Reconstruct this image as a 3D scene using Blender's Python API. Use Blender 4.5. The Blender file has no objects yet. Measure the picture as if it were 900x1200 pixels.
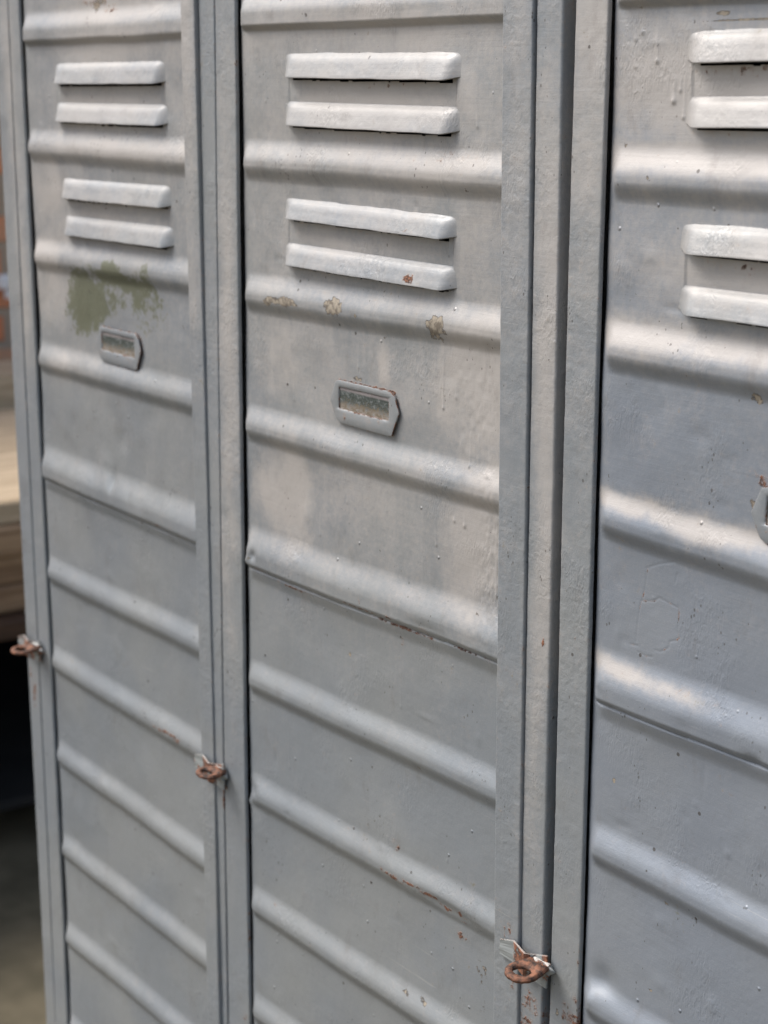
import bpy, bmesh, math, random
import numpy as np
from mathutils import Vector, Matrix

C = bpy.context.scene
col = C.collection

# ------------------------------------------------------------------ camera
CAM = np.array([1.00246, -0.50904, 1.42])
YAW, PITCH, ROLL, FPX = 0.95043, 0.23119, 0.00267, 2055.1   # focal length in photo pixels (900x1200)
def cam_axes():
    cy, sy, cp, sp, cr, sr = math.cos(YAW), math.sin(YAW), math.cos(PITCH), math.sin(PITCH), math.cos(ROLL), math.sin(ROLL)
    f = np.array([-sy*cp, cy*cp, -sp]); rt = np.array([cy, sy, 0.]); up = np.cross(rt, f)
    return cr*rt+sr*up, -sr*rt+cr*up, f
RT, UP, FW = cam_axes()
cam_data = bpy.data.cameras.new('camera'); cam = bpy.data.objects.new('camera', cam_data); col.objects.link(cam)
M = Matrix(((RT[0], UP[0], -FW[0], CAM[0]), (RT[1], UP[1], -FW[1], CAM[1]), (RT[2], UP[2], -FW[2], CAM[2]), (0, 0, 0, 1)))
cam.matrix_world = M
cam_data.sensor_fit = 'VERTICAL'; cam_data.sensor_height = 24.0; cam_data.sensor_width = 18.0
cam_data.lens = FPX/1200*24.0
cam_data.clip_start = 0.02; cam_data.clip_end = 400
cam_data.dof.use_dof = True; cam_data.dof.focus_distance = 0.79; cam_data.dof.aperture_fstop = 9.5
C.camera = cam

# ------------------------------------------------------------------ sky, sun, exposure
SUN_EL, SUN_AZ = math.radians(54), math.radians(230)     # azimuth clockwise from +Y
w = bpy.data.worlds.new('World'); C.world = w; w.use_nodes = True
nt = w.node_tree; nt.nodes.clear()
sky = nt.nodes.new('ShaderNodeTexSky'); sky.sky_type = 'NISHITA'; sky.sun_disc = False
sky.sun_elevation = SUN_EL; sky.sun_rotation = SUN_AZ; sky.air_density = 1.0; sky.dust_density = 4.0; sky.ozone_density = 1.0
hs = nt.nodes.new('ShaderNodeHueSaturation'); hs.inputs['Saturation'].default_value = 0.74
bg = nt.nodes.new('ShaderNodeBackground'); bg.inputs['Strength'].default_value = 0.09
wo = nt.nodes.new('ShaderNodeOutputWorld')
nt.links.new(sky.outputs[0], hs.inputs['Color']); nt.links.new(hs.outputs[0], bg.inputs['Color']); nt.links.new(bg.outputs[0], wo.inputs['Surface'])
sd = bpy.data.lights.new('sun', 'SUN'); so = bpy.data.objects.new('sun', sd); col.objects.link(so)
sd.energy = 1.5; sd.angle = math.radians(32); sd.color = (1.0, 0.945, 0.89)
sdir = Vector((math.sin(SUN_AZ)*math.cos(SUN_EL), math.cos(SUN_AZ)*math.cos(SUN_EL), math.sin(SUN_EL)))
so.rotation_euler = sdir.to_track_quat('Z', 'Y').to_euler()
C.view_settings.view_transform = 'Standard'; C.view_settings.look = 'None'
C.view_settings.exposure = 1.25; C.view_settings.gamma = 1.0

# ------------------------------------------------------------------ helpers
def at(px, py, Y=0.0):
    """photo pixel (900x1200) -> world point on the wall plane y = Y"""
    d = FW*FPX + RT*(px-450) + UP*(600-py)
    t = (Y-CAM[1])/d[1]
    return CAM+d*t
def line(pts, Y):
    """vertical edge seen at several pixels -> x = a + b*(z-1.2)"""
    P = np.array([at(a, b, Y) for a, b in pts])
    b, a = np.polyfit(P[:, 2]-1.2, P[:, 0], 1)
    return lambda z, a=a, b=b: a+b*(z-1.2)
def hline(p, q, Y=0.0):
    A, B = at(*p, Y), at(*q, Y)
    s = (B[2]-A[2])/(B[0]-A[0])
    return lambda x, A=A, s=s: A[2]+s*(x-A[0])
def ss(t):
    t = np.clip(t, 0, 1); return t*t*(3-2*t)
_g = {}
def vn(x, z, scale, seed=0):
    """smooth value noise in [-1,1]; scale = cells per metre"""
    if seed not in _g: _g[seed] = np.random.RandomState(seed).uniform(-1, 1, (257, 257))
    G = _g[seed]
    u, v = np.asarray(x)*scale+57.3, np.asarray(z)*scale+91.7
    i, j = np.floor(u).astype(int), np.floor(v).astype(int)
    fu, fv = ss(u-i), ss(v-j)
    i %= 256; j %= 256
    return (G[i, j]*(1-fu)+G[i+1, j]*fu)*(1-fv)+(G[i, j+1]*(1-fu)+G[i+1, j+1]*fu)*fv
def fbm(x, z, scale, seed=0, n=4):
    return sum(vn(x, z, scale*2.03**k, seed+k)*0.5**k for k in range(n))/1.6
def set_mesh(name, co, quads, mat, parent=None, wear_sheen=None, smooth=True):
    me = bpy.data.meshes.new(name)
    me.vertices.add(len(co)); me.vertices.foreach_set('co', np.ascontiguousarray(co, dtype=np.float32).ravel())
    q = np.ascontiguousarray(quads, dtype=np.int32)
    me.loops.add(q.size); me.loops.foreach_set('vertex_index', q.ravel())
    me.polygons.add(len(q)); me.polygons.foreach_set('loop_start', np.arange(0, q.size, 4, dtype=np.int32))
    me.polygons.foreach_set('loop_total', np.full(len(q), 4, dtype=np.int32))
    me.polygons.foreach_set('use_smooth', np.full(len(q), smooth, dtype=bool))
    me.update(calc_edges=True)
    if wear_sheen is not None:
        a = me.color_attributes.new('wear_sheen', 'FLOAT_COLOR', 'POINT')
        a.data.foreach_set('color', np.ascontiguousarray(wear_sheen, dtype=np.float32).ravel())
    me.materials.append(mat)
    o = bpy.data.objects.new(name, me); col.objects.link(o)
    if parent: o.parent = parent
    return o
def grid_quads(nu, nv, flip=False):
    i, j = np.meshgrid(np.arange(nu-1), np.arange(nv-1), indexing='ij')
    a = (i*nv+j).ravel(); b = a+nv; c = b+1; d = a+1
    return np.stack([a, d, c, b] if flip else [a, b, c, d], 1)
def bm_obj(name, bm, mat, parent=None, smooth=False):
    me = bpy.data.meshes.new(name); bmesh.ops.recalc_face_normals(bm, faces=bm.faces); bm.to_mesh(me); bm.free()
    for p in me.polygons: p.use_smooth = smooth
    me.materials.append(mat)
    o = bpy.data.objects.new(name, me); col.objects.link(o)
    if parent: o.parent = parent
    return o
def box(bm, x0, x1, y0, y1, z0, z1, bev=0.0, seg=2):
    r = bmesh.ops.create_cube(bm, size=1.0)
    vs = r['verts']
    for v in vs: v.co = Vector((x0+(v.co.x+.5)*(x1-x0), y0+(v.co.y+.5)*(y1-y0), z0+(v.co.z+.5)*(z1-z0)))
    if bev:
        es = list({e for v in vs for e in v.link_edges})
        bmesh.ops.bevel(bm, geom=es, offset=bev, segments=seg, affect='EDGES', profile=0.5)
def empty(name, loc=(0, 0, 0), parent=None):
    o = bpy.data.objects.new(name, None); col.objects.link(o); o.location = loc; o.empty_display_size = 0.05
    if parent: o.parent = parent
    return o
def tag(o, label=None, cat=None, group=None, kind=None):
    for k, v in (('label', label), ('category', cat), ('group', group), ('kind', kind)):
        if v: o[k] = v
    return o

# ------------------------------------------------------------------ materials
def new_mat(name):
    m = bpy.data.materials.new(name); m.use_nodes = True
    n = m.node_tree.nodes; n.clear()
    out = n.new('ShaderNodeOutputMaterial'); b = n.new('ShaderNodeBsdfPrincipled')
    m.node_tree.links.new(b.outputs[0], out.inputs['Surface'])
    return m, m.node_tree, b
class NT:
    def __init__(s, t): s.t = t
    def n(s, k, **kw):
        x = s.t.nodes.new(k)
        for a, b in kw.items(): setattr(x, a, b)
        return x
    def l(s, a, b): s.t.links.new(a, b)
    def noise(s, vec, scale, detail=4, rough=0.55, dist=0.0):
        x = s.n('ShaderNodeTexNoise'); x.inputs['Scale'].default_value = scale; x.inputs['Detail'].default_value = detail
        x.inputs['Roughness'].default_value = rough; x.inputs['Distortion'].default_value = dist
        s.l(vec, x.inputs['Vector']); return x.outputs['Fac']
    def math(s, op, a, b=None, c=None, clamp=False):
        x = s.n('ShaderNodeMath', operation=op, use_clamp=clamp)
        for i, v in enumerate((a, b, c)):
            if v is None: continue
            if isinstance(v, (int, float)): x.inputs[i].default_value = v
            else: s.l(v, x.inputs[i])
        return x.outputs[0]
    def remap(s, v, a, b, c=0.0, d=1.0, smooth=True):
        x = s.n('ShaderNodeMapRange'); x.interpolation_type = 'SMOOTHSTEP' if smooth else 'LINEAR'
        s.l(v, x.inputs['Value'])
        for k, q in zip(('From Min', 'From Max', 'To Min', 'To Max'), (a, b, c, d)): x.inputs[k].default_value = q
        return x.outputs[0]
    def mix(s, f, a, b):
        x = s.n('ShaderNodeMix', data_type='RGBA')
        if isinstance(f, (int, float)): x.inputs['Factor'].default_value = f
        else: s.l(f, x.inputs['Factor'])
        for nm, v in (('A', a), ('B', b)):
            sk = [i for i in x.inputs if i.name == nm and i.type == 'RGBA'][0]
            if isinstance(v, tuple): sk.default_value = (*v, 1)
            else: s.l(v, sk)
        return [o for o in x.outputs if o.type == 'RGBA'][0]
    def mapping(s, vec, sc):
        x = s.n('ShaderNodeMapping'); x.inputs['Scale'].default_value = sc; s.l(vec, x.inputs['Vector']); return x.outputs[0]
    def bump(s, h, dist, prev=None, strength=1.0):
        x = s.n('ShaderNodeBump'); x.inputs['Distance'].default_value = dist; x.inputs['Strength'].default_value = strength
        s.l(h, x.inputs['Height'])
        if prev is not None: s.l(prev, x.inputs['Normal'])
        return x.outputs[0]

PAINT_A = (0.212, 0.236, 0.258)   # cool grey enamel
PAINT_B = (0.245, 0.263, 0.272)   # a second, slightly greener coat
DUST_SHEEN = (0.415, 0.390, 0.365)       # pinkish beige dust and weathered undercoat, also painted sky sheen
def paint(name, peel=0.00010, peel_scale=330, dust_sheen_gain=1.0, speck=1.0, rough=0.40, pa=PAINT_A, pb=PAINT_B, metal=.22):
    m, t, b = new_mat(name); N = NT(t)
    geo = N.n('ShaderNodeNewGeometry'); P = geo.outputs['Position']
    at_ = N.n('ShaderNodeAttribute', attribute_name='wear_sheen', attribute_type='GEOMETRY')
    sep = N.n('ShaderNodeSeparateColor'); N.l(at_.outputs['Color'], sep.inputs[0])
    dust_sheen, rust, green, chip = sep.outputs[0], sep.outputs[1], sep.outputs[2], at_.outputs['Alpha']
    n_big = N.noise(P, 9, 3); n_mid = N.noise(P, 48, 5, .6); n_fin = N.noise(P, 300, 6, .65)
    streak = N.noise(N.mapping(P, (160, 160, 9)), 1, 5, .6)
    base = N.mix(N.remap(n_big, .38, .62), pa, pb)
    base = N.mix(N.math('MULTIPLY', N.remap(n_mid, .45, .75), .35), base, tuple(v*.86 for v in pa))
    # dust and painted sheen, broken up by noise and streaks
    d = N.math('ADD', dust_sheen, N.math('MULTIPLY', N.math('SUBTRACT', n_mid, .5), .8))
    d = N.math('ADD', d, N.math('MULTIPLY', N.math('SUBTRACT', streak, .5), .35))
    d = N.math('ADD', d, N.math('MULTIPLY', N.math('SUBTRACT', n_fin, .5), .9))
    dm = N.math('MULTIPLY', N.remap(d, .05, 1.15), .82*dust_sheen_gain, clamp=True)
    base = N.mix(dm, base, DUST_SHEEN)
    # fine pale grain
    base = N.mix(N.math('MULTIPLY', N.remap(N.noise(P, 1500, 3, .7), .52, .75), .18), base, (0.5, 0.49, 0.48))
    # olive old paint showing through
    g = N.math('ADD', green, N.math('MULTIPLY', N.math('SUBTRACT', n_mid, .5), 1.9))
    g = N.math('ADD', g, N.math('MULTIPLY', N.math('SUBTRACT', n_fin, .5), 1.6))
    base = N.mix(N.math('MULTIPLY', N.remap(g, .42, .80), .85), base, (0.112, 0.124, 0.074))
    # chips: flaked pale primer, dirty
    c = N.math('ADD', chip, N.math('MULTIPLY', N.math('SUBTRACT', n_fin, .5), 1.1))
    cm = N.remap(c, .48, .54)
    edge = N.math('SUBTRACT', N.remap(c, .44, .49), N.remap(c, .52, .57), clamp=True)
    base = N.mix(cm, base, N.mix(N.remap(n_fin, .4, .6), (0.13, 0.11, 0.085), (0.30, 0.265, 0.21)))
    base = N.mix(N.math('MULTIPLY', edge, .7), base, (0.07, 0.06, 0.05))
    scr = N.math('MULTIPLY', N.remap(N.noise(N.mapping(P, (14, 14, 900)), 1, 2, .6, .6), .66, .70), N.remap(N.noise(P, 19, 3), .52, .66))
    base = N.mix(N.math('MULTIPLY', scr, .35), base, (0.42, 0.42, 0.41))
    grime = N.math('MULTIPLY', N.remap(N.noise(N.mapping(P, (60, 60, 30)), 1, 6, .75), .54, .72), .24)
    base = N.mix(grime, base, (0.13, 0.115, 0.098))
    # specks of dirt, clustered
    vo = N.n('ShaderNodeTexVoronoi', feature='F1'); vo.inputs['Scale'].default_value = 400; vo.inputs['Randomness'].default_value = 1
    N.l(N.mapping(P, (1, 1, .62)), vo.inputs['Vector'])
    cl = N.remap(N.noise(P, 26, 4, .7), .45, .66)
    pick = N.math('GREATER_THAN', N.noise(P, 130, 1), .53)
    thr = N.math('MULTIPLY', N.math('MULTIPLY', cl, pick), .235*speck)
    sp = N.math('LESS_THAN', vo.outputs['Distance'], thr)
    base = N.mix(N.math('MULTIPLY', sp, .62), base, (0.045, 0.038, 0.032))
    vo2 = N.n('ShaderNodeTexVoronoi', feature='F1'); vo2.inputs['Scale'].default_value = 75; N.l(P, vo2.inputs['Vector'])
    sep2 = N.n('ShaderNodeSeparateColor'); N.l(vo2.outputs['Color'], sep2.inputs[0])
    big = N.math('MULTIPLY', N.math('GREATER_THAN', sep2.outputs[0], .80), N.math('LESS_THAN', vo2.outputs['Distance'], .07*speck))
    base = N.mix(N.math('MULTIPLY', big, .75), base, (0.05, 0.042, 0.036))
    blob = N.math('MULTIPLY', N.math('GREATER_THAN', sep2.outputs[1], .90), N.remap(vo2.outputs['Distance'], .0, .09, 1, 0))
    # rust
    r = N.math('ADD', rust, N.math('MULTIPLY', N.math('SUBTRACT', n_fin, .5), 2.0))
    r = N.math('ADD', r, N.math('MULTIPLY', N.math('SUBTRACT', n_mid, .5), .6))
    rm = N.remap(r, .46, .72)
    base = N.mix(rm, base, N.mix(N.remap(N.noise(P, 700, 4, .7), .40, .62), (0.055, 0.026, 0.017), (0.24, 0.105, 0.058)))
    halo = N.math('SUBTRACT', N.remap(r, .25, .6), rm, clamp=True)
    base = N.mix(N.math('MULTIPLY', halo, .22), base, (0.33, 0.20, 0.12))
    N.l(base, b.inputs['Base Color'])
    ro = N.math('ADD', N.math('MULTIPLY', n_mid, .44), rough-.24)
    ro = N.math('ADD', ro, N.math('MULTIPLY', dm, .16)); ro = N.math('ADD', ro, N.math('MULTIPLY', N.math('MAXIMUM', rm, cm), .35), clamp=True)
    N.l(ro, b.inputs['Roughness'])
    b.inputs['Specular IOR Level'].default_value = 0.5
    N.l(N.math('MULTIPLY', N.math('SUBTRACT', 1.0, N.math('MAXIMUM', rm, cm)), metal), b.inputs['Metallic'])
    # faint pale scratches
    h1 = N.bump(N.math('MULTIPLY', N.remap(N.noise(P, 17, 2), .35, .65, .25, 1.2), N.noise(P, peel_scale, 3, .5, .4)), peel)
    # alligatored / sagged paint in patches
    sag = N.math('MULTIPLY', N.remap(N.noise(P, 22, 2), .50, .66), N.noise(N.mapping(P, (1, 1, .45)), 480, 2, .5, 1.2))
    h2 = N.bump(sag, 0.00040, h1)
    h3 = N.bump(N.noise(P, 1700, 2, .6), 0.00005, h2)
    h3 = N.bump(N.noise(N.mapping(P, (16, 16, 620)), 1, 3, .6, .3), 0.00006, h3)
    h4 = N.bump(N.math('ADD', N.math('MULTIPLY', cm, -1.0), N.math('MULTIPLY', blob, 1.6)), 0.00035, h3)
    h5 = N.bump(N.math('MULTIPLY', rm, n_fin), 0.0005, h4)
    N.l(h5, b.inputs['Normal'])
    return m
M_panel = paint('panel_paint')
M_blue = paint('bluish_panel_paint', peel=0.00011, pa=(0.205, 0.234, 0.275), pb=(0.232, 0.258, 0.29))
M_stile = paint('stile_paint', peel=0.00034, peel_scale=300, dust_sheen_gain=.9, speck=.9, rough=.45)
M_louver = paint('louver_paint', peel=0.00008, dust_sheen_gain=.75, speck=.7, rough=.45)
def simple(name, col1, col2, scale, rough=.8, bump=0.001, stretch=(1, 1, 1), metal=0.0):
    m, t, b = new_mat(name); N = NT(t); geo = N.n('ShaderNodeNewGeometry')
    v = N.mapping(geo.outputs['Position'], stretch)
    f = N.noise(v, scale, 6, .6)
    N.l(N.mix(N.remap(f, .35, .65), col1, col2), b.inputs['Base Color'])
    b.inputs['Roughness'].default_value = rough; b.inputs['Metallic'].default_value = metal
    N.l(N.bump(f, bump), b.inputs['Normal'])
    return m
M_inside = simple('inside_metal', (0.055, 0.06, 0.065), (0.03, 0.03, 0.033), 20)
M_rust = simple('rusty_iron', (0.035, 0.021, 0.016), (0.225, 0.095, 0.052), 300, .75, .0008)
def card_mat():
    m, t, b = new_mat('old_card'); N = NT(t); geo = N.n('ShaderNodeNewGeometry'); P = geo.outputs['Position']
    tc = N.n('ShaderNodeTexCoord'); sx = N.n('ShaderNodeSeparateXYZ'); N.l(tc.outputs['Generated'], sx.inputs[0])
    f = N.noise(N.mapping(P, (1, 1, 1.5)), 420, 6, .75, .6)
    c = N.mix(N.remap(f, .47, .70), (0.035, 0.047, 0.042), (0.24, 0.26, 0.26))
    low = N.remap(N.math('ADD', sx.outputs['Z'], N.math('MULTIPLY', N.math('SUBTRACT', f, .5), 2.2)), .20, .44, 1, 0)
    c = N.mix(low, c, N.mix(N.remap(f, .42, .6), (0.15, 0.125, 0.085), (0.30, 0.265, 0.24)))
    edge = N.remap(sx.outputs['Z'], .80, .90); c = N.mix(edge, c, (0.24, 0.22, 0.22))
    N.l(c, b.inputs['Base Color']); b.inputs['Roughness'].default_value = .5; N.l(N.bump(f, .0004), b.inputs['Normal'])
    return m
M_card = card_mat()
M_floor = simple('worn_concrete', (0.085, 0.072, 0.042), (0.16, 0.132, 0.082), 5, .9, .003)
M_wood = simple('weathered_wood', (0.17, 0.10, 0.052), (0.36, 0.24, 0.14), 6, .8, .002, (8, .6, 10))
M_wood2 = simple('pale_wood', (0.34, 0.26, 0.165), (0.54, 0.43, 0.30), 6, .8, .002, (8, .6, 10))
M_dark = simple('dark_stained_wood', (0.035, 0.016, 0.007), (0.06, 0.028, 0.012), 9, .7, .001, (4, .6, 8))
M_shade = simple('shade_black', (0.006, 0.006, 0.006), (0.013, 0.012, 0.012), 9, .9)  # near-black colour paints the shade under the bench
M_white = simple('white_plastic', (0.72, 0.73, 0.75), (0.8, 0.8, 0.8), 30, .4, .0)
def brick_mat():
    m, t, b = new_mat('brick'); N = NT(t); geo = N.n('ShaderNodeNewGeometry')
    sx = N.n('ShaderNodeSeparateXYZ'); N.l(geo.outputs['Position'], sx.inputs[0])
    cx = N.n('ShaderNodeCombineXYZ'); N.l(sx.outputs['Y'], cx.inputs[0]); N.l(sx.outputs['Z'], cx.inputs[1])
    br = N.n('ShaderNodeTexBrick'); N.l(cx.outputs[0], br.inputs['Vector'])
    br.inputs['Scale'].default_value = 1.0; br.inputs['Brick Width'].default_value = .23; br.inputs['Row Height'].default_value = .082
    br.inputs['Mortar Size'].default_value = .012; br.inputs['Mortar Smooth'].default_value = .3
    br.inputs['Color1'].default_value = (0.62, 0.20, 0.085, 1); br.inputs['Color2'].default_value = (0.68, 0.36, 0.20, 1)
    br.inputs['Mortar'].default_value = (0.36, 0.29, 0.22, 1)
    N.l(N.mix(N.math('MULTIPLY', N.remap(N.noise(geo.outputs['Position'], 14, 5, .6), .4, .7), .5), br.outputs['Color'], (0.40, 0.30, 0.22)), b.inputs['Base Color'])
    b.inputs['Roughness'].default_value = .9
    N.l(N.bump(N.math('SUBTRACT', 1.0, br.outputs['Fac']), .008), b.inputs['Normal'])
    return m
M_brick = brick_mat()

# ------------------------------------------------------------------ the cabinet: measured lines
Z_LO, Z_HI = 0.10, 1.72
Y_ST, Y_SR, Y_PO = -0.0024, -0.0048, -0.0032           # fronts of the door stiles and of the posts (panel face is y = 0)
L = {}
# inner / outer edges of stiles, posts: pixels at three heights
L['s0l'] = line([(9, 0), (38, 600), (63, 1150)], Y_ST); L['s0r_'] = line([(20.5, 0), (51, 600), (76, 1150)], Y_ST)
L['s0a'] = line([(211, 0), (229, 600), (242, 1150)], Y_SR); L['s0b'] = line([(227.5, 0), (243.5, 600), (256, 1150)], Y_SR)
L['p1a'] = line([(231, 0), (244.8, 600), (256.8, 1150)], Y_PO); L['p1b'] = line([(249.7, 0), (257.5, 600), (265, 1150)], Y_PO)
L['s1l'] = line([(251.8, 0), (259.3, 600), (266.5, 1150)], Y_ST); L['s1r_'] = line([(275.5, 0), (282, 600), (291, 1150)], Y_ST)
L['s1a'] = line([(589.5, 0), (584.5, 600), (579, 1150)], Y_SR); L['s1b'] = line([(625, 0), (616.7, 600), (607.5, 1150)], Y_SR)
L['p2a'] = line([(629, 0), (619.6, 600), (609.8, 1150)], Y_PO); L['p2b'] = line([(660, 0), (647.6, 600), (636, 1150)], Y_PO)
L['s2l'] = line([(675, 0), (660, 600), (644, 1150)], Y_ST); L['s2r_'] = line([(713.5, 0), (695.5, 600), (677.5, 1150)], Y_ST)
L['p0a'] = line([(-9, 0), (24, 600), (51, 1150)], Y_PO); L['p0b'] = line([(7, 0), (37, 600), (62, 1150)], Y_PO)
PITCHX = 0.300
L['s2a'] = lambda z: L['s1a'](z)+PITCHX-.002; L['s2b'] = lambda z: L['s1b'](z)+PITCHX-.002
L['p3a'] = lambda z: L['p2a'](z)+PITCHX-.001; L['p3b'] = lambda z: L['p2b'](z)+PITCHX-.001

cab = empty('locker_cabinet', (L['p1a'](0), 0, 0))
tag(cab, 'grey painted steel locker cabinet with three ribbed doors and rusty hasps', 'locker')
CABX = L['p1a'](0)
def child(parent, world_loc, name):
    o = empty(name, (0, 0, 0), parent); o.location = Vector(world_loc)-wl(parent); return o
def wl(o):
    v = Vector((0, 0, 0))
    while o: v += Vector(o.location); o = o.parent
    return v
def reloc(o, parent):
    """mesh built in world coordinates, hung under a parent without moving"""
    o.parent = parent; o.location = -wl(parent); return o

def zrows(lo, hi, fine, vis=(0.50, 1.55), coarse=0.006):
    lo_v, hi_v = max(lo, vis[0]), min(hi, vis[1])
    a = np.arange(lo, lo_v, coarse) if lo < lo_v else np.array([])
    b = np.arange(lo_v, hi_v, fine)
    c = np.arange(hi_v, hi, coarse) if hi > hi_v else np.array([])
    r = np.concatenate([a, b, c, [hi]]); r = np.unique(np.round(r, 6)); return r

# ------------------------------------------------------------------ wear on the stiles: (px, py, radius mm x, radius mm z, rust, dust)
def wear_sheen_fields(X, Z, items, Y):
    out = np.zeros(X.shape+(4,))
    for px, py, rx, rz, ch, s in items:
        c = at(px, py, Y)
        m = (np.abs(X-c[0]) < rx*.0045) & (np.abs(Z-c[2]) < rz*.0045)
        if not m.any(): continue
        x, z = X[m], Z[m]; q = 900./max(rx, rz); sd = 200+int(px) % 17
        wx = x+rx*.00075*fbm(x, z, q, sd, 4); wz = z+rz*.00075*fbm(x, z, q, sd+20, 4)
        dd = np.full(X.shape, 99.); dd[m] = ((wx-c[0])/(rx*.001))**2+((wz-c[2])/(rz*.001))**2
        d = dd
        out[..., ch] = np.maximum(out[..., ch], s*np.exp(-d*.8))
    return out
STILE_WEAR = [
    # channel: 0 dust and painted sheen 1 rust 2 olive 3 chip
    (675, 1195, 5, 12, 1, .8), (660, 1185, 1.5, 8, 1, .6), (653, 1190, 2, 9, 3, .55), (677, 1120, 1.2, 6, 1, .5), (682, 1160, 1, 8, 1, .6),
    (637, 1188, 1.3, 10, 1, .75), (617, 1196, 4, 5, 1, .55), (637, 752, 1.0, 3, 1, .75), (674, 750, .8, 2.5, 1, .55),
    (637, 1175, 1.0, 6, 1, .7), (598, 1098, 2.5, 9, 1, .62), (622, 1172, 5, 9, 1, .60), (600, 1150, 3, 6, 1, .5), (592, 1090, 1, 5, 1, .5), (640, 1165, 2.5, 5, 1, .8),
    (262, 935, 2.2, 13, 1, .72), (264, 915, 3, 8, 1, .66), (287, 1192, 3, 4, 1, .7), (283, 30, 1, 5, 1, .3), (40, 812, 3, 9, 1, .9), (36, 790, 2, 12, 1, .5),
    (268, 600, 4, 20, 0, .5), (271, 585, 1.2, 12, 2, .6), (269, 620, 1.2, 8, 2, .6),
    (692, 40, 16, 90, 0, .75), (637, 560, 9, 130, 0, .75), (635, 250, 9, 60, 0, .55), (218, 60, 9, 90, 0, .75), (222, 300, 9, 80, 0, .45), (605, 80, 9, 80, 0, .4),
    (268, 330, 8, 90, 0, .7), (268, 520, 8, 70, 0, .6), (14, 100, 9, 70, 0, .6), (24, 300, 8, 70, 0, .65), (268, 680, 8, 60, 0, .5),
    (645, 420, 1.0, 16, 3, .45), (620, 380, 1, 9, 3, .5),
]
def bar(name, fa, fb, yf, yb, parent, mat, r=0.0009, fine=0.0012, seed=1, z0=Z_LO, z1=Z_HI, yb2=None):
    yb2 = yb if yb2 is None else yb2
    """folded steel upright between x = fa(z) and x = fb(z): rounded front corners, returns going back to yb"""
    Z = zrows(z0, z1, fine)
    prof = []
    prof.append((0, 0, 1)); prof.append((0, .5, 0))
    for k in range(6):
        a = math.pi/2*k/5; prof.append((0, r*(1-math.cos(a)), r*(1-math.sin(a)), 'L'))
    pts = []
    nf = 16
    for k, p in enumerate([(0, 0, 'B'), (0, 0, 'M')]): pts.append(p)
    rows = []
    XA, XB = fa(Z), fb(Z)
    W = XB-XA
    cols = [(XA, np.full_like(Z, yb)), (XA, np.full_like(Z, yf+r*2.2))]
    for k in range(6):
        a = math.pi/2*k/5; cols.append((XA+r*(1-math.cos(a)), np.full_like(Z, yf+r*(1-math.sin(a)))))
    for k in range(1, nf):
        cols.append((XA+r+(W-2*r)*k/nf, np.full_like(Z, yf)))
    for k in range(6):
        a = math.pi/2*(1-k/5); cols.append((XB-r*(1-math.cos(a)), np.full_like(Z, yf+r*(1-math.sin(a)))))
    cols += [(XB, np.full_like(Z, yf+(r*2.2 if yb2 == yb else r*1.2))), (XB, np.full_like(Z, yb2))]
    X = np.stack([c[0] for c in cols]); Y = np.stack([c[1] for c in cols]); ZZ = np.broadcast_to(Z, X.shape)
    # hand-made straightness: slow bow plus small dings on the arrises
    X = X+0.0005*vn(np.full_like(X, seed*3.1), ZZ, 4, 40+seed)+0.00012*fbm(X, ZZ, 120, 60+seed)
    Y = Y+0.0006*vn(np.full_like(X, seed*1.7), ZZ, 5, 50+seed)+0.00014*fbm(X, ZZ, 150, 70+seed)*(Y < yf+r*3)
    co = np.stack([X, Y, ZZ], -1).reshape(-1, 3)
    wr = wear_sheen_fields(X, ZZ, STILE_WEAR, yf)
    wr[..., 0] += .08+.20*ss((ZZ-1.05)/.35)+.10*fbm(X, ZZ, 14, 80+seed)  # upper part lightened to paint in sky sheen
    edge = np.exp(-np.minimum(np.abs(X-XA), np.abs(X-XB))/.0011)
    wr[..., 1] = np.maximum(wr[..., 1], edge*(.16+.22*vn(X, ZZ, 45, 90+seed)))
    o = set_mesh(name, co, grid_quads(X.shape[0], len(Z), flip=False), mat, wear_sheen=wr.reshape(-1, 4))
    return reloc(o, parent)

for k, (a, b, fine) in enumerate((('p0a', 'p0b', .003), ('p1a', 'p1b', .0015), ('p2a', 'p2b', .0012), ('p3a', 'p3b', .006))):
    bar('post', L[a], L[b], Y_PO, 0.035, cab, M_stile, seed=10+k, fine=fine, r=.0011, z0=.06, z1=1.76)

# carcass: sides, back, roof, floor, header, plinth
XL0 = float(L['p0a'](1.0)); XR0 = float(L['p3b'](1.0))
def body_piece(name, x0, x1, y0, y1, z0, z1, mat=None, bev=.001):
    bm = bmesh.new(); box(bm, x0, x1, y0, y1, z0, z1, bev)
    return reloc(bm_obj(name, bm, mat or M_stile), cab)
def skew_side(name, f, inset, mat, ya=.036, yb=.449):
    bm = bmesh.new()
    q = []
    for z in (.06, 1.76):
        for x in (f(z)+inset, f(z)+inset+.0012):
            for y in (ya, yb): q.append(bm.verts.new((x, y, z)))
    idx = [(0, 1, 3, 2), (4, 6, 7, 5), (0, 4, 5, 1), (2, 3, 7, 6), (0, 2, 6, 4), (1, 5, 7, 3)]
    for f_ in idx: bm.faces.new([q[i] for i in f_])
    return reloc(bm_obj(name, bm, mat), cab)
skew_side('side_panel', L['p0a'], .0002, M_stile)
skew_side('side_panel', L['p3b'], -.0015, M_stile)
for k in ('p1a', 'p2a'): skew_side('partition', L[k], .006, M_inside)
body_piece('back_panel', XL0+.004, XR0-.004, .4505, .4515, .06, 1.76, M_inside, 0)
body_piece('header', XL0-.004, XR0+.014, -.006, .455, 1.7605, 1.81)
body_piece('plinth', XL0+.008, XR0-.01, .012, .44, 0, .0595)
body_piece('rail', XL0+.02, XR0-.02, .0005, .03, 1.721, 1.7600, M_stile)
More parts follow.
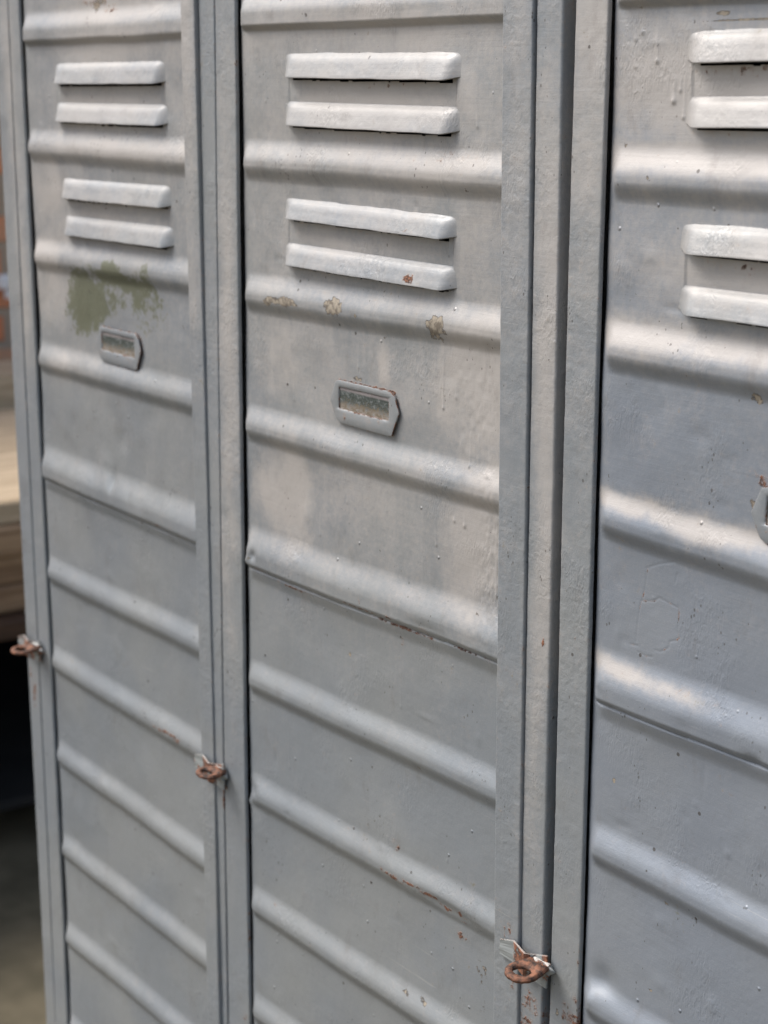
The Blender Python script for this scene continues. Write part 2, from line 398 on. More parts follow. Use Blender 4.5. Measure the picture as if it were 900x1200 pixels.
body_piece('rail', XL0+.02, XR0-.02, .0005, .03, .0600, .099, M_stile)

# ------------------------------------------------------------------ doors
RIBS = {
    0: [((24, 55), (212, 47)), ((32, 188), (217, 205)), ((40, 315), (221, 345)), ((48, 435), (226, 487)), ((52, 560), (229, 636)), ((61, 684), (233, 772)), ((66, 788), (234, 894)), ((75, 900), (240, 1022)), ((80, 1010), (243, 1138)), ((85, 1112), (243, 1246))],
    1: [((280, 39), (588, 27)), ((283, 209), (585, 234)), ((284, 364), (585, 414)), ((285, 514), (584, 602)), ((287, 662), (583, 774)), ((289, 808), (581, 948)), ((292, 940), (578, 1103)), ((294, 1070), (493, 1202)), ((295, 1194), (578, 1400))],
    2: [((715, 13), (900, 4)), ((714, 234), (900, 247)), ((708, 432), (900, 470)), ((702, 627), (900, 694)), ((693, 818), (900, 900)), ((686, 1007), (900, 1122)), ((681, 1186), (900, 1325))],
}
LOUV = {  # bottom edge left, bottom edge right, top-left y
    0: [((61, 98.5), (183, 98), 75), ((63, 142.5), (186, 147.5), 121), ((70, 232), (190, 244), 209), ((73, 275), (193, 291), 253)],
    1: [((330, 91), (529, 94), 63), ((330, 147), (528, 157.5), 120), ((329, 256), (524, 281), 232), ((329, 310), (523, 341.5), 285)],
    2: [((803, 74), (900, 72), 38), ((801, 149.5), (900, 150.5), 115), ((796, 297), (900, 306), 262), ((794, 368), (900, 382.5), 335)],
}
PANEL_WEAR_SHEEN = {
    1: [(555, 455, 30, 28, 0, 1.15), (545, 640, 28, 36, 0, .95), (340, 580, 28, 24, 0, 1.0), (450, 560, 90, 70, 0, .45), (575, 560, 10, 14, 0, 1.0), (430, 600, 40, 20, 0, .35), (450, 430, 4, 10, 0, .9), (330, 420, 20, 20, 0, .5),  # broad beige patches paint in the sky reflected by the door
        (430, 118, 55, 14, 0, 1.15), (470, 100, 34, 1.6, 1, .40), (480, 103, 12, 1.8, 2, .30), (440, 164, 45, 1.2, 1, .30), (420, 272, 45, 1.0, 1, .30), (430, 330, 45, 1.0, 1, .28), (520, 186, 16, 3, 1, .30), (430, 120, 60, 60, 0, .35), (480, 190, 60, 12, 0, .5), (400, 280, 60, 8, 0, .5), (420, 30, 80, 12, 0, .6), (560, 300, 20, 40, 0, .4), (520, 200, 18, 5, 0, .8), (560, 220, 10, 5, 3, .38),
        (334, 354, 12, 3.2, 3, 1.05), (398, 358, 9, 4.6, 3, 1.0), (422, 371, 3.5, 1.6, 3, .7), (516, 385, 7, 5.6, 3, .85), (450, 395, 3, 1.4, 3, .55),
        (478, 327, 3.6, 2.1, 1, 1.0), (476, 270, 2.0, 1.3, 1, .62), (430, 705, 1.2, 3, 1, .62), (503, 741, 4.2, 2.2, 1, .62), (465, 722, 5, 1.6, 1, .75), (472, 753, 1.3, 3, 1, .6),
        (410, 768, 1.6, 1.6, 3, .8), (350, 690, 22, .7, 1, .72), (480, 737, 26, .8, 1, .78), (555, 765, 16, .7, 1, .78), (310, 668, 14, .8, 1, .68), (432, 712, 18, .7, 1, .75),
        (467, 1024, 7, 1.8, 1, .82), (487, 1033, 9, 1.2, 1, .80), (508, 1047, 9, 1.3, 1, .85), (527, 1063, 5, 1.4, 1, .85), (544, 1071, 4, 2.2, 1, .95), (540, 1096, 4, 2.6, 1, .64), (467, 990, 5, 4, 1, .54), (546, 1081, 2, 1.2, 1, .85),
        (482, 1163, 4, 2, 3, .6), (500, 1172, 5, 2, 3, .62), (324, 1058, 2, 1.2, 1, .58), (560, 720, 3, 5, 3, .40), (494, 900, 1.2, 2.5, 3, .7), (300, 652, 3, 1.6, 3, .62),
        (420, 442, 14, 2.2, 3, .52), (385, 500, 5, 3, 3, .40), (455, 520, 40, 12, 0, -.4), (520, 1083, 12, 8, 3, .30), (565, 1150, 9, 22, 3, .42)],
    0: [(103, 352, 24, 19, 2, 1.5), (142, 326, 32, 9, 2, 1.4), (166, 350, 22, 15, 2, .85), (130, 355, 26, 16, 2, .72), (155, 365, 26, 14, 2, .5), (98, 330, 9, 10, 2, 1.0),
        (205, 860, 13, 1.4, 1, .88), (190, 852, 8, 1, 1, .75), (212, 866, 6, 2, 1, .8), (110, 5, 22, 4, 1, .50), (118, 2, 14, 5, 3, .6), (130, 10, 9, 2, 1, .6),
        (130, 60, 80, 12, 0, .7), (120, 120, 70, 16, 0, .7), (125, 175, 90, 6, 0, .7), (60, 220, 30, 24, 0, .6), (60, 320, 30, 24, 0, .7), (120, 250, 50, 10, 0, .4), (130, 20, 80, 10, 0, .6), (80, 430, 30, 10, 0, .5),
        (75, 562, 10, 1, 1, .6), (185, 612, 10, 1, 1, .65)],
    2: [(850, 110, 60, 20, 0, 1.1), (860, 82, 34, 2.2, 1, .42), (880, 312, 30, 2.0, 1, .36), (850, 157, 40, 1.4, 1, .28), (760, 40, 34, 24, 0, .5), (790, 30, 34, 18, 0, .5), (860, 320, 46, 14, 0, .8), (760, 185, 50, 6, 0, 1.0), (860, 190, 50, 6, 0, 1.0), (760, 395, 50, 7, 0, 1.0), (850, 405, 50, 7, 0, .9),  # beige streaks on rib tops: dust plus painted highlight
        (740, 590, 24, 4, 0, 1.2), (790, 605, 24, 4, 0, 1.2), (850, 625, 28, 4, 0, 1.2), (730, 785, 26, 4, 0, 1.0), (780, 805, 20, 4, 0, .7), (760, 120, 26, 40, 0, .35), (830, 250, 50, 26, 0, .3),
        (798, 806, 3.5, 2, 1, .58), (893, 563, 4, 3, 1, .70), (885, 462, 6, 2.6, 3, .6), (895, 470, 5, 2, 3, .6), (720, 915, 1.4, 2.2, 3, .7), (733, 170, 3, 1.6, 3, .6), (765, 208, 3, 2.2, 3, .5), (700, 1160, 7, 3, 3, .38), (762, 1160, 2, 1, 3, .6), (888, 22, 20, .5, 3, .9), (849, 16, 4, 1, 3, .8),
        (882, 592, 2.2, 2.6, 3, .75), (780, 1060, 3, 1.6, 3, .5), (720, 735, 2, 8, 3, .26)],
}
DENTS = {  # px, py, rx mm, rz mm, depth mm (negative = pushed in)
    1: [(300, 925, 5, 5, -2.6), (293, 938, 3, 3, 1.3), (303, 650, 3.0, 3.0, -1.6), (296, 655, 2.2, 2.2, .9), (505, 735, 12, 3, -.9), (530, 1062, 22, 3, -1.6), (440, 700, 30, 9, -.5), (390, 740, 60, 20, -.5), (420, 960, 80, 25, .6), (345, 560, 40, 18, -.5), (560, 1150, 40, 30, -.5)],
    0: [(125, 548, 9, 12, 1.2), (136, 566, 4, 7, -1.3), (143, 515, 7, 9, -.9), (126, 918, 5, 4, .5)],
    2: [(708, 1150, 8, 7, -1.9), (697, 1166, 6, 4, .7), (712, 1168, 6, 3, .6), (890, 890, 5, 2.5, -1.2), (800, 840, 40, 12, .5), (760, 720, 50, 30, -.4), (830, 520, 60, 30, .5)],
}
_r = random.Random(11)
RAND_DENTS = {d: [(_r.uniform(x0, x1), _r.uniform(20, 1190), _r.uniform(1.5, 7), _r.uniform(1.5, 6), _r.choice((-1, -1, 1))*_r.uniform(.10, .38)) for k in range(46)] for d, (x0, x1) in {0: (40, 235), 1: (290, 580), 2: (710, 900)}.items()}
DRIPS = {  # vertical runs of sagged paint: x, y top, y bottom, width mm, height mm
    1: [(527, 150, 301, .8, .28), (520, 418, 480, 1.1, .45), (535, 440, 468, 2.2, .25), (453, 560, 600, 1.4, .12), (497, 575, 700, 1.6, .12), (408, 560, 590, 1.5, .12), (545, 600, 618, 1.6, .4), (534, 597, 612, 1.4, .35), (575, 500, 560, 2.6, .3), (583, 600, 700, 1.7, .4), (523, 150, 230, .6, .2), (524, 1000, 1010, .8, .3), (562, 60, 150, 1.4, .22), (310, 70, 120, 1.2, .2), (420, 400, 432, 1.2, .2), (345, 430, 470, 1.5, .2), (552, 500, 548, 1.3, .38), (512, 600, 640, 1.2, .3), (376, 600, 628, 1.0, .25), (470, 780, 830, 1.2, .15), (340, 840, 900, 1.2, .15)],
    0: [(184, 75, 118, 1.0, .35)],
    2: [(772, 30, 74, 1.6, .45), (755, 20, 40, 1.3, .35), (791, 86, 121, 1.9, .5), (797, 85, 108, 1.2, .35), (803, 80, 140, 1.0, .35), (765, 700, 703, 1, .3), (746, 20, 48, 1.3, .25), (745, 60, 80, 1.4, .2)],
}
CRACKS = [  # cracked paint outline on the right-hand door: polylines in pixels
    [(758, 667), (755, 690), (749, 712), (746, 735), (745, 752)], [(752, 704), (765, 705), (771, 701), (780, 706), (792, 712)], [(793, 672), (790, 684)],
    [(794, 710), (794, 722), (793, 742), (795, 748)], [(738, 755), (747, 757)], [(747, 764), (756, 769), (764, 770)], [(767, 762), (773, 764), (779, 761), (783, 759), (784, 752), (790, 751), (795, 748)],
    [(757, 666), (772, 661), (790, 659)],
]
def seg_dist(X, Z, pts, Y=0.0):
    P = [at(a, b, Y) for a, b in pts]; D = np.full(X.shape, 1.0)
    for A, B in zip(P[:-1], P[1:]):
        ax, az, bx, bz = A[0], A[2], B[0], B[2]; vx, vz = bx-ax, bz-az
        t = np.clip(((X-ax)*vx+(Z-az)*vz)/(vx*vx+vz*vz+1e-12), 0, 1)
        D = np.minimum(D, np.hypot(X-ax-t*vx, Z-az-t*vz))
    return D

LW = at(529, 94, -.004)[0]-at(330, 91, -.004)[0]
def sheet_wave(d, X, Z):
    return .0009*vn(X, Z, 11, 20+d)+.00045*vn(X, Z, 34, 23+d)
def panel_height(d, X, Z, xl, xr):
    """outward relief (metres) of the pressed sheet"""
    H = np.zeros(X.shape); up = np.zeros(X.shape)
    ends = ss((X-xl-.0006)/.0090)
    ribs = [hline(*r) for r in RIBS[d]]
    rf = list(ribs)
    step = 0.0747
    zl = ribs[-1](xl.mean() if hasattr(xl, 'mean') else xl)
    for k in range(1, 9): rf.append(lambda x, f=ribs[-1], k=k: f(x)-step*k)
    for k in range(1, 4): rf.append(lambda x, f=ribs[0], k=k: f(x)+step*k)
    for k, f in enumerate(rf):
        zb = f(X)+.0004*vn(X, X*0+k, 22, 5+d)
        t = Z-zb                      # above the lower foot of the rib
        lip = (k == 4)
        wdt = .0265 if lip else .0225
        hgt = .0049 if lip else .0038
        if lip:
            top = ss((wdt-t)/.0175); bot = ss((t+.0002)/.0042)
            r = hgt*top*(.50+.50*bot)*(t > 0)+hgt*.50*ss((t+.0085)/.0085)*(t <= 0)*.72
            crease = -.0011*np.exp(-(t/.0006)**2)
            r = r+crease
        elif k == 0:
            top = ss((wdt-t)/.0130); bot = ss(t/.0040); r = hgt*np.minimum(top, 1)*bot
        else:
            top = ss((wdt-t)/.0130); bot = ss((t+.0015)/.0095)
            r = hgt*top*bot
        H = np.maximum(H, r*ends)
        up = np.maximum(up, np.exp(-((t-wdt*.72)/.0045)**2))
    # hollow roll at the hinge side, slack in the sheet
    roll = -.0013*(1-np.sqrt(np.clip(1-(1-np.clip((X-xl-.0004)/.0075, 0, 1))**2, 0, 1)))-.0003*np.exp(-((X-xl)/.006)**2)
    H = H+roll+sheet_wave(d, X, Z)+.00010*fbm(X, Z, 110, 26+d)
    for px, py, rx, rz, dp in DENTS[d]+RAND_DENTS[d]:
        c = at(px, py); m = (np.abs(X-c[0]) < rx*.003) & (np.abs(Z-c[2]) < rz*.003)
        H[m] += dp*.001*np.exp(-((X[m]-c[0])/(rx*.001))**2-((Z[m]-c[2])/(rz*.001))**2)
    for px, y0, y1, wd, hh in DRIPS[d]:
        a, b = at(px, y0), at(px, y1); wv = wd*.0006
        zz = np.clip((a[2]-Z)/(a[2]-b[2]), 0, 1)
        xo = a[0]+.0007*vn(Z*0+px, Z, 60, 3)
        g = np.exp(-((X-xo)/wv)**2)*(.35+.65*zz**3)
        inside = np.clip((Z-b[2])/.0012+.5, 0, 1)*np.clip((a[2]-Z)/.004, 0, 1)
        bead = .6*np.exp(-((X-xo)/(wv*1.2))**2-((Z-b[2]-.0008)/(wv*1.2))**2)
        H = H+hh*.001*(g*inside+bead)
    for a_, b_ in ((0, 1), (2, 3)):      # each pair of louvers sits in a shallow pressed panel
        (lx, ly), (rx, ry), yt = LOUV[d][a_]; f2 = hline(LOUV[d][b_][0], LOUV[d][b_][1], -.004)
        f1 = hline((lx, ly), (rx, ry), -.004); xa = at(lx, ly, -.004)[0]; xb = xa+LW if d == 2 else at(rx, ry, -.004)[0]
        q_ = .0009
        H = H-.00055*ss((X-xa)/q_+.5)*ss((xb-X)/q_+.5)*ss((Z-f2(X))/q_)*ss((f1(X)+.004-Z)/q_)
    if d == 1:   # wrinkled paint by the lock-side stile
        c = at(578, 660); H = H+.00038*np.exp(-((X-c[0])/.010)**2-((Z-c[2])/.045)**2)*fbm(X, Z*.6, 420, 31, 2)
        c = at(560, 470); H = H+.00022*np.exp(-((X-c[0])/.020)**2-((Z-c[2])/.035)**2)*fbm(X, Z*.6, 380, 33, 2)
    if d == 2:
        for pl in CRACKS: H = H-.00018*np.exp(-(seg_dist(X, Z, pl)/.00035)**2)
    return H, up
# label holder outline (from the middle door), as offsets from its centre, metres
HC = at(427.5, 478, -.0012)
def off(px, py): p = at(px, py, -.0012); return (p[0]-HC[0], p[2]-HC[2])
H_OUT = [off(*p) for p in ((397, 445), (458, 459), (463, 465), (468, 485), (459.5, 511), (455, 511), (399, 495.5), (394.5, 491), (387.5, 468), (393.5, 446))]
H_WIN = [off(*p) for p in ((397.3, 453), (455.7, 466.7), (455.7, 493.3), (397.3, 478.5))]
HOLD = {0: (139.5, 408), 1: (427.5, 478)}
def holder_at(d):
    if d < 2: return at(*HOLD[d], -.0012)
    tip = at(880.5, 597, -.0012); return np.array([tip[0]-min(p[0] for p in H_OUT), 0, tip[2]-0.001])
def make_wear_sheen(d, X, Z, up, Y=0.0):
    wr = wear_sheen_fields(X, Z, PANEL_WEAR_SHEEN[d], Y)
    c = holder_at(d); m = (np.abs(X-c[0]) < .05) & (np.abs(Z-c[2]) < .03)
    if m.any():      # thin shadow outline of the label holder, painted as a brown line
        x, z = X[m], Z[m]; D = np.full(x.shape, 1.0)
        for A, B in zip(H_OUT, H_OUT[1:]+H_OUT[:1]):
            ax, az, vx, vz = c[0]+A[0], c[2]+A[1], B[0]-A[0], B[1]-A[1]
            t = np.clip(((x-ax)*vx+(z-az)*vz)/(vx*vx+vz*vz), 0, 1); D = np.minimum(D, np.hypot(x-ax-t*vx, z-az-t*vz))
        wr[..., 1][m] = np.maximum(wr[..., 1][m], (.66+.25*vn(x, z, 130, 41))*np.exp(-(D/.0008)**2))
    neg = [i for i in PANEL_WEAR_SHEEN[d] if i[5] < 0]
    wr[..., 0] += .05+.10*up+.40*ss((Z-1.08)/.32)+.12*fbm(X, Z, 10, 100+d)  # upper door lightened to paint in sky sheen; rib tops hold dust
    if d == 2: wr[..., 0] -= .14
    for px, py, rx, rz, ch, s in neg:
        c = at(px, py, Y); wr[..., ch] += s*np.exp(-((X-c[0])/(rx*.001))**2-((Z-c[2])/(rz*.001))**2)
    if d == 2:
        for pl in CRACKS[:-1]: wr[..., 1] = np.maximum(wr[..., 1], .66*np.exp(-(seg_dist(X, Z, pl)/.00042)**2)*(.75+.25*vn(X, Z, 300, 44)))
    return wr

def angle_sample(poly, angs):
    out = []
    P = np.array(poly)
    for a in angs:
        dx, dz = math.cos(a), math.sin(a); best = None
        for A, B in zip(P, np.roll(P, -1, axis=0)):
            e = B-A; den = dx*e[1]-dz*e[0]
            if abs(den) < 1e-12: continue
            t = (A[0]*e[1]-A[1]*e[0])/den; u = (A[0]*dz-A[1]*dx)/den
            if t > 0 and -1e-6 <= u <= 1+1e-6: best = t if best is None else min(best, t)
        out.append((dx*best, dz*best))
    return np.array(out)
def label_holder(door, cx, cz, y0, seed):
    angs = set(np.linspace(-math.pi, math.pi, 120, endpoint=False))
    for p in H_OUT+H_WIN: angs.add(math.atan2(p[1], p[0]))
    angs = np.array(sorted(angs))
    O = angle_sample(H_OUT, angs); W = angle_sample(H_WIN, angs)
    n = len(angs)
    def lerp(t): return W+(O-W)*t
    rings = [(O*.996, .0005), (O*1.0, .0008), (O*.994, .0012), (O*.98, .0013), (lerp(.5), .0013), (lerp(.12), .0012), (W*.995, .0009), (W*.99, -.0001)]
    co = np.vstack([np.column_stack([cx+r[:, 0], np.full(n, y0-h)+.00012*vn(r[:, 0]+seed, r[:, 1], 120, 7), cz+r[:, 1]]) for r, h in rings])
    q = []
    for k in range(len(rings)-1):
        for i in range(n):
            j = (i+1) % n; q.append((k*n+i, k*n+j, (k+1)*n+j, (k+1)*n+i))
    wr = np.zeros((len(co), 4)); wr[:, 0] = .25
    wr[:2*n, 1] = .40+.3*np.random.RandomState(seed).rand(2*n)
    wr[n:2*n, 1] = .70; wr[2*n:3*n, 1] = .46; wr[-2*n:, 1] = .62  # rust tone also paints the frame's dark shadow outline
    dz = co[:, 2]-cz; wr[:, 1] += np.where((dz < -.004) & (np.abs(dz) < .0075), .25, 0)
    reloc(set_mesh('label_holder', co, q, M_louver, wear_sheen=wr), door)
    bm = bmesh.new()
    g = [bm.verts.new((cx+a*1.01, y0-.0006, cz+b*1.01)) for a, b in H_WIN]; bm.faces.new(g)
    bmesh.ops.subdivide_edges(bm, edges=bm.edges[:], cuts=12, use_grid_fill=True)
    for v in bm.verts: v.co.y += .0003*float(vn(v.co.x, v.co.z, 90, 12))
    r = bmesh.ops.extrude_face_region(bm, geom=bm.faces[:])
    for v in [e for e in r['geom'] if isinstance(e, bmesh.types.BMVert)]: v.co.y += .0005
    reloc(bm_obj('label_card', bm, M_card), door)

def make_louver(d, spec, door):
    (xl, yl), (xr, yr), ytop = spec
    A = at(xl, yl, -.004); 
    if d == 2: x1 = A[0]+LW
    else: x1 = at(xr, yr, -.004)[0]
    f = hline((xl, yl), (xr, yr), -.004)
    T = at(xl+4, ytop, 0.0)
    hgt = T[2]-f(A[0])
    x0 = A[0]
    nu, nv = int((x1-x0)/.0005), 52
    S = np.linspace(x0-.0040, x1+.0040, nu); t = np.linspace(-.05, 1, nv)
    X = np.repeat(S[:, None], nv, 1); Tt = np.repeat(t[None], nu, 0)
    dist = np.minimum(X-(x0-.0040), (x1+.0040)-X)
    u = np.clip(dist/.0125, 0, 1)
    e = ss(np.clip(u*1.15, 0, 1))**.85
    hb = .0056
    prof = np.interp(Tt, [-.05, -.01, .03, .09, .16, .27, .38, .50, .64, .8, .94, 1.0], [0, .025, .11, .25, .39, .52, .62, .70, .79, .90, .985, 1.0])
    k3 = np.ones(7)/7                                    # soften the polyline into a pressed curve
    pr = prof[0]; pp = np.convolve(np.r_[[pr[0]]*3, pr, pr[-1]+(pr[-1]-pr[-2])*np.arange(1, 4)], k3, 'valid'); prof = np.repeat(pp[None], nu, 0)
    Z = f(X)+hgt*(1-Tt)
    H = hb*prof*e-.00022+sheet_wave(d, X, Z)
    H += .00010*fbm(X, Tt*hgt, 300, 150+d)*e+.00012*vn(X, Tt*hgt, 90, 160+d)*e
    Z += (1-e)*.0016*ss(Tt)+.0002*vn(X, X*0, 70, 170+d)*(Tt > .9)
    # turn the lip under
    lipH = H[:, -1:]-.0008; lipZ = Z[:, -1:]+.0001
    lipH2 = H[:, -1:]-.0009; lipZ2 = Z[:, -1:]+.0012
    X = np.hstack([X, X[:, -1:], X[:, -1:]]); H = np.hstack([H, lipH, lipH2]); Z = np.hstack([Z, lipZ-.0003, lipZ2])
    co = np.stack([X, -H, Z], -1).reshape(-1, 3)
    up = np.zeros(X.shape)
    wr = make_wear_sheen(d, X, Z, up, -.004); wr[..., 0] += .10
    reloc(set_mesh('louver', co, grid_quads(nu, X.shape[1], flip=True), M_louver, wear_sheen=wr.reshape(-1, 4)), door)
    # keep the arris of the lip crisp

DOOR_LABEL = {0: 'door with an olive patch of old paint above its label holder', 1: 'door with flaked paint chips below its louvers', 2: 'door with a cracked outline in its bluish paint'}
EDGE = {0: ('s0l', 's0r_', 's0a', 's0b'), 1: ('s1l', 's1r_', 's1a', 's1b'), 2: ('s2l', 's2r_', 's2a', 's2b')}
FINE = {0: (.0011, .0011), 1: (.00055, .00055), 2: (.00055, .00050)}
for d in (0, 1, 2):
    sl, sr, ra, rb = (L[k] for k in EDGE[d])
    door = child(cab, (float(sl(.1)), 0, Z_LO), 'door'); door['label'] = DOOR_LABEL[d]
    bar('stile', sl, sr, Y_ST, 0.022, door, M_stile, seed=20+d, fine=.0022 if d == 0 else .0010, yb2=Y_ST+.0021)
    bar('stile', ra, rb, Y_SR, 0.022, door, M_stile, seed=30+d, fine=.0022 if d == 0 else (.0010 if d == 1 else .006))
    # pressed panel, tucked behind both stiles
    fx, fz = FINE[d]
    Z = zrows(Z_LO, Z_HI, fz)
    nx = int(.25/fx)
    s = np.linspace(0, 1, nx)
    if d == 2: s = np.concatenate([np.linspace(0, .62, int(nx*.62)), np.linspace(.62, 1, 40)[1:]])
    XLz = sr(Z)+.0002+.0004*vn(Z*0+d, Z, 9, 61); XRz = ra(Z)+.010
    X = XLz[None]+(XRz-XLz)[None]*s[:, None]; ZZ = np.broadcast_to(Z, X.shape)
    H, up = panel_height(d, X, ZZ, sr(ZZ), ra(ZZ))
    # flatten under the right-hand stile so that it never pokes through
    inr = X > ra(ZZ)+.0015
    H = np.where(inr, np.minimum(H, .0044), H)
    H = np.minimum(H, np.where(X > ra(ZZ)+.0004, .0050, 1))
    wr = make_wear_sheen(d, X, ZZ, up)
    co = np.stack([X, -H, ZZ], -1).reshape(-1, 3)
    quads = grid_quads(X.shape[0], len(Z))
    qc = co[quads].mean(1); keep = np.ones(len(quads), bool)
    for (lx, ly), (rx_, ry_), yt in LOUV[d]:      # slots behind the louvers
        f_ = hline((lx, ly), (rx_, ry_), -.004); xa = at(lx, ly, -.004)[0]; xb = xa+LW if d == 2 else at(rx_, ry_, -.004)[0]
        zf = f_(qc[:, 0]); keep &= ~((qc[:, 0] > xa+.0035) & (qc[:, 0] < xb-.0035) & (qc[:, 2] > zf-.0012+.0003*vn(qc[:, 0], qc[:, 0]*0, 300, 45)) & (qc[:, 2] < zf+.0068))
    quads = quads[keep]
    reloc(set_mesh('panel', co, quads, M_blue if d == 2 else M_panel, wear_sheen=wr.reshape(-1, 4)), door)
    for sp_ in LOUV[d]: make_louver(d, sp_, door)
    c = holder_at(d)
    label_holder(door, c[0], c[2], -.0004, 5+d)

# ------------------------------------------------------------------ hasps: bent strike plate plus a pierced tab standing out of the wall
def hasp(px, py, ring=1.0, tilt=0.0, name='hasp'):
    """px, py: pixel of the tab's root on the post face"""
    o3 = at(px, py, Y_PO)
    h = child(cab, (float(o3[0]), Y_PO, float(o3[2])), name)
    # strike plate: strip bent in plan, points (x, y) from the door side to the post side
    plan = [(-.0285, -.0030), (-.0180, -.0030), (-.0165, -.0034), (-.0080, .0000-.0048), (-.0035, -.0012), (.0045, -.0010)]
    bm = bmesh.new()
    Z1 = [.0026, .0060, .0058, .0042, .0042, .0068]; Z0 = [-.0055, -.0060, -.0065, -.0085, -.0100, -.0105]
    n = len(plan)
    nz = 8
    V = [[bm.verts.new((x, y+.0002*math.sin(k*1.3+i), Z0[i]+(Z1[i]-Z0[i])*k/nz)) for k in range(nz+1)] for i, (x, y) in enumerate(plan)]
    for i in range(n-1):
        for k in range(nz): bm.faces.new((V[i][k], V[i+1][k], V[i+1][k+1], V[i][k+1]))
    r = bmesh.ops.extrude_face_region(bm, geom=bm.faces[:])
    for v in [e for e in r['geom'] if isinstance(e, bmesh.types.BMVert)]: v.co.y -= .0009
    bmesh.ops.recalc_face_normals(bm, faces=bm.faces[:])
    bmesh.ops.bevel(bm, geom=[e for e in bm.edges if e.is_manifold and e.calc_face_angle(0) > .9], offset=.0003, segments=2, affect='EDGES')
    bm_obj('strike_plate', bm, M_hasp, h)
    # pierced tab
    bm = bmesh.new()
    N_ = 40; outer = []; inner = []
    cy, R, r_ = -.0165, .0088, .0046
    for i in range(N_):
        a = 2*math.pi*i/N_
        x, y = R*math.cos(a), cy+R*math.sin(a)*1.0
        if y > cy:      # widen to a root towards the wall
            k = (y-cy)/R; y = cy+k*(-.0010-cy); x = x*(1-.0*k) if abs(x) > 1e-9 else x
            x = math.copysign(max(abs(x), R*(.55+.45*math.sqrt(max(0, 1-k)))), x) if k < .98 else x
        outer.append((x, y)); inner.append((r_*1.1*math.cos(a), cy+r_*math.sin(a)))
    T_ = .0023
    rings = [(outer, -T_/2), (outer, T_/2), (inner, T_/2), (inner, -T_/2)]
    VV = []
    rs = random.Random(int(px))
    for ri, (rg, z) in enumerate(rings):
        VV.append([bm.verts.new((x+rs.uniform(-.00018, .00018), y+rs.uniform(-.00018, .00018), z+(-.30*(y))*-.35+rs.uniform(-.00015, .00015))) for x, y in rg])
    for a in range(4):
        A, B = VV[a], VV[(a+1) % 4]
        for i in range(N_):
            j = (i+1) % N_; bm.faces.new((A[i], A[j], B[j], B[i]))
    bmesh.ops.recalc_face_normals(bm, faces=bm.faces[:])
    bmesh.ops.bevel(bm, geom=[e for e in bm.edges if e.calc_face_angle(0) > .9], offset=.0004, segments=2, affect='EDGES')
    t = bm_obj('ring_tab', bm, M_rust, h, smooth=True); t.location = (.001, 0, .0018); t.scale = (1, ring, 1); t.rotation_euler = (math.radians(tilt), 0, 0)
    # weld lump and bent latch behind the tab
    bm = bmesh.new()
    bmesh.ops.create_icosphere(bm, subdivisions=4, radius=1.0)
    for v in bm.verts:
        nrm = v.co.copy(); k = 1+.28*float(vn(nrm.x*.5+px, nrm.z*.5+nrm.y*.3, 6, 9))
        v.co = Vector((nrm.x*.0085*k, nrm.y*.0030*k-.002, nrm.z*.0042*k-.0010))
    bm_obj('weld', bm, M_hasp, h, smooth=True)
    return h
def hasp_mat():
    m, t, b = new_mat('chipped_hasp_paint'); N = NT(t); geo = N.n('ShaderNodeNewGeometry'); P = geo.outputs['Position']
    f = N.noise(P, 260, 5, .65); g = N.noise(P, 110, 3, .5)
    r = N.remap(N.math('ADD', N.math('MULTIPLY', f, .6), N.math('MULTIPLY', g, .6)), .64, .72)
    tc = N.n('ShaderNodeTexCoord'); sx = N.n('ShaderNodeSeparateXYZ'); N.l(tc.outputs['Object'], sx.inputs[0])
    mid = N.math('MULTIPLY', N.remap(sx.outputs['X'], -.0185, -.016), N.remap(sx.outputs['X'], -.005, -.0025, 1, 0))
    r = N.math('MAXIMUM', r, N.math('MULTIPLY', mid, N.remap(f, .36, .46)))
    c = N.mix(r, (0.23, 0.25, 0.25), N.mix(N.remap(f, .45, .6), (0.06, 0.028, 0.018), (0.24, 0.10, 0.055)))
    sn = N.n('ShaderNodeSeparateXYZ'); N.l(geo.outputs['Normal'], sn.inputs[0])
    worn = N.remap(sn.outputs['Z'], .7, .9); c = N.mix(worn, c, (0.50, 0.48, 0.45))  # pale upward faces paint in the sky highlight on the top edge
    N.l(c, b.inputs['Base Color']); N.l(N.math('ADD', N.math('MULTIPLY', r, .4), .35), b.inputs['Roughness'])
    N.l(N.bump(r, .0004), b.inputs['Normal'])
    return m
M_hasp = hasp_mat()
for p in ((637, 1130, .86, -2), (261, 904, .68, -8), (46, 759, .85, -4)): hasp(*p)

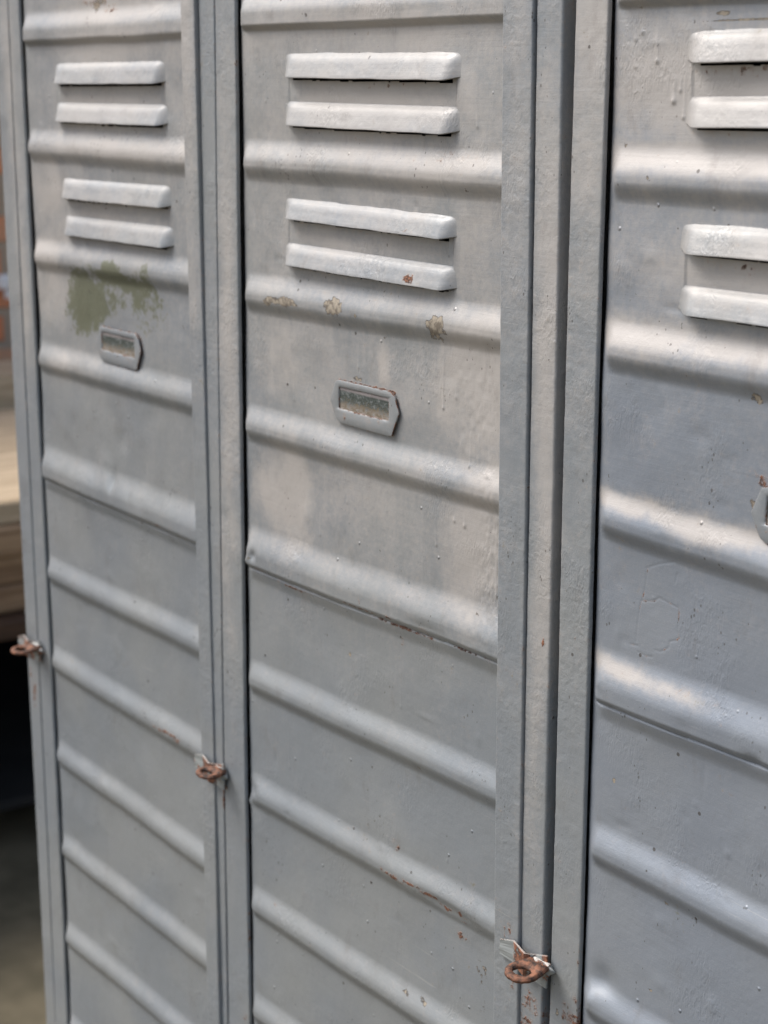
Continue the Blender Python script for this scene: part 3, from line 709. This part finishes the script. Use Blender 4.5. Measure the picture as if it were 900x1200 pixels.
# ------------------------------------------------------------------ surroundings seen past the left end
bm = bmesh.new()
bmesh.ops.create_grid(bm, x_segments=60, y_segments=60, size=60)
g = tag(bm_obj('ground', bm, M_floor), kind='structure')
g['label'] = 'worn brownish concrete floor'
bm = bmesh.new(); box(bm, -3.35, -3.10, -2.2, 4.0, 0, 2.3, .004)
tag(bm_obj('brick_wall', bm, M_brick), 'blurred orange-red brick wall behind the boards at far left', 'wall')
wb = empty('workbench', (-2.4, 1.0, 0)); tag(wb, 'dark stained wooden workbench under the stacked boards', 'workbench')
def wpart(name, x0, x1, y0, y1, z0, z1, mat, bev=.004):
    bm = bmesh.new(); box(bm, x0, x1, y0, y1, z0, z1, bev); return reloc(bm_obj(name, bm, mat), wb)
wpart('bench_top', -3.05, -1.80, -.35, 2.4, .485, .520, M_dark)
for x in (-3.0, -1.92):
    for y in (-.28, 2.26): wpart('leg', x, x+.07, y, y+.07, 0, .4848, M_dark)
wpart('shade_back', -3.04, -3.02, -.2, 2.25, .02, .484, M_shade)  # black boards and shelf added to darken the space under the bench
wpart('shade_end', -2.92, -1.95, 2.335, 2.36, .02, .484, M_shade)
wpart('shade_end', -2.92, -1.95, -.32, -.30, .02, .484, M_shade)
wpart('shade_shelf', -2.98, -1.95, -.27, 2.25, .10, .12, M_shade)
bl = ['lowest brown weathered board of the stack on the workbench', 'second brown weathered board from the bottom of the stack', 'third brown board from the bottom, set back a little', 'topmost pale cream board of the stack in front of the bricks']
z = .5225
rs = random.Random(4)
for k in range(4):
    th = (.050, .052, .055, .042)[k]; o_ = (.0, .02, -.01, .03)[k]
    bm = bmesh.new(); box(bm, -2.62-.05*k, -1.83-o_, -.25+.02*k, 2.3-.03*k, 0, th, .007, 3)
    b_ = bm_obj('wooden_board', bm, M_wood2 if k == 3 else M_wood)
    b_.location = (0, 0, z); b_.rotation_euler = (0, 0, math.radians((.6, -.5, 1.0, -1.2)[k]))
    tag(b_, bl[k], 'board', 'boards stacked on the workbench'); z += th+.001
bm = bmesh.new(); box(bm, -3.0, -2.76, -.2, 2.2, .5215, .80, .01, 3)
tag(bm_obj('timber_beam', bm, M_wood2), 'thick tan timber beam lying behind the stacked boards', 'beam')
# small white wall fitting on the bricks
bm = bmesh.new()
p = CAM+(FW*FPX+RT*(4-450)+UP*(600-330))*((-3.10-CAM[0])/(FW*FPX+RT*(4-450)+UP*(600-330))[0])
box(bm, -.030, 0, -.022, .022, -.018, .018, .008, 3)
box(bm, -.016, -.004, -.007, .007, -.040, -.0185, .003, 2)
wf = bm_obj('wall_fitting', bm, M_white); wf.location = (p[0]+.031, p[1], p[2])
tag(wf, 'small white fitting fixed to the blurred brick wall', 'wall fitting')

C.render.resolution_x = 768; C.render.resolution_y = 1024
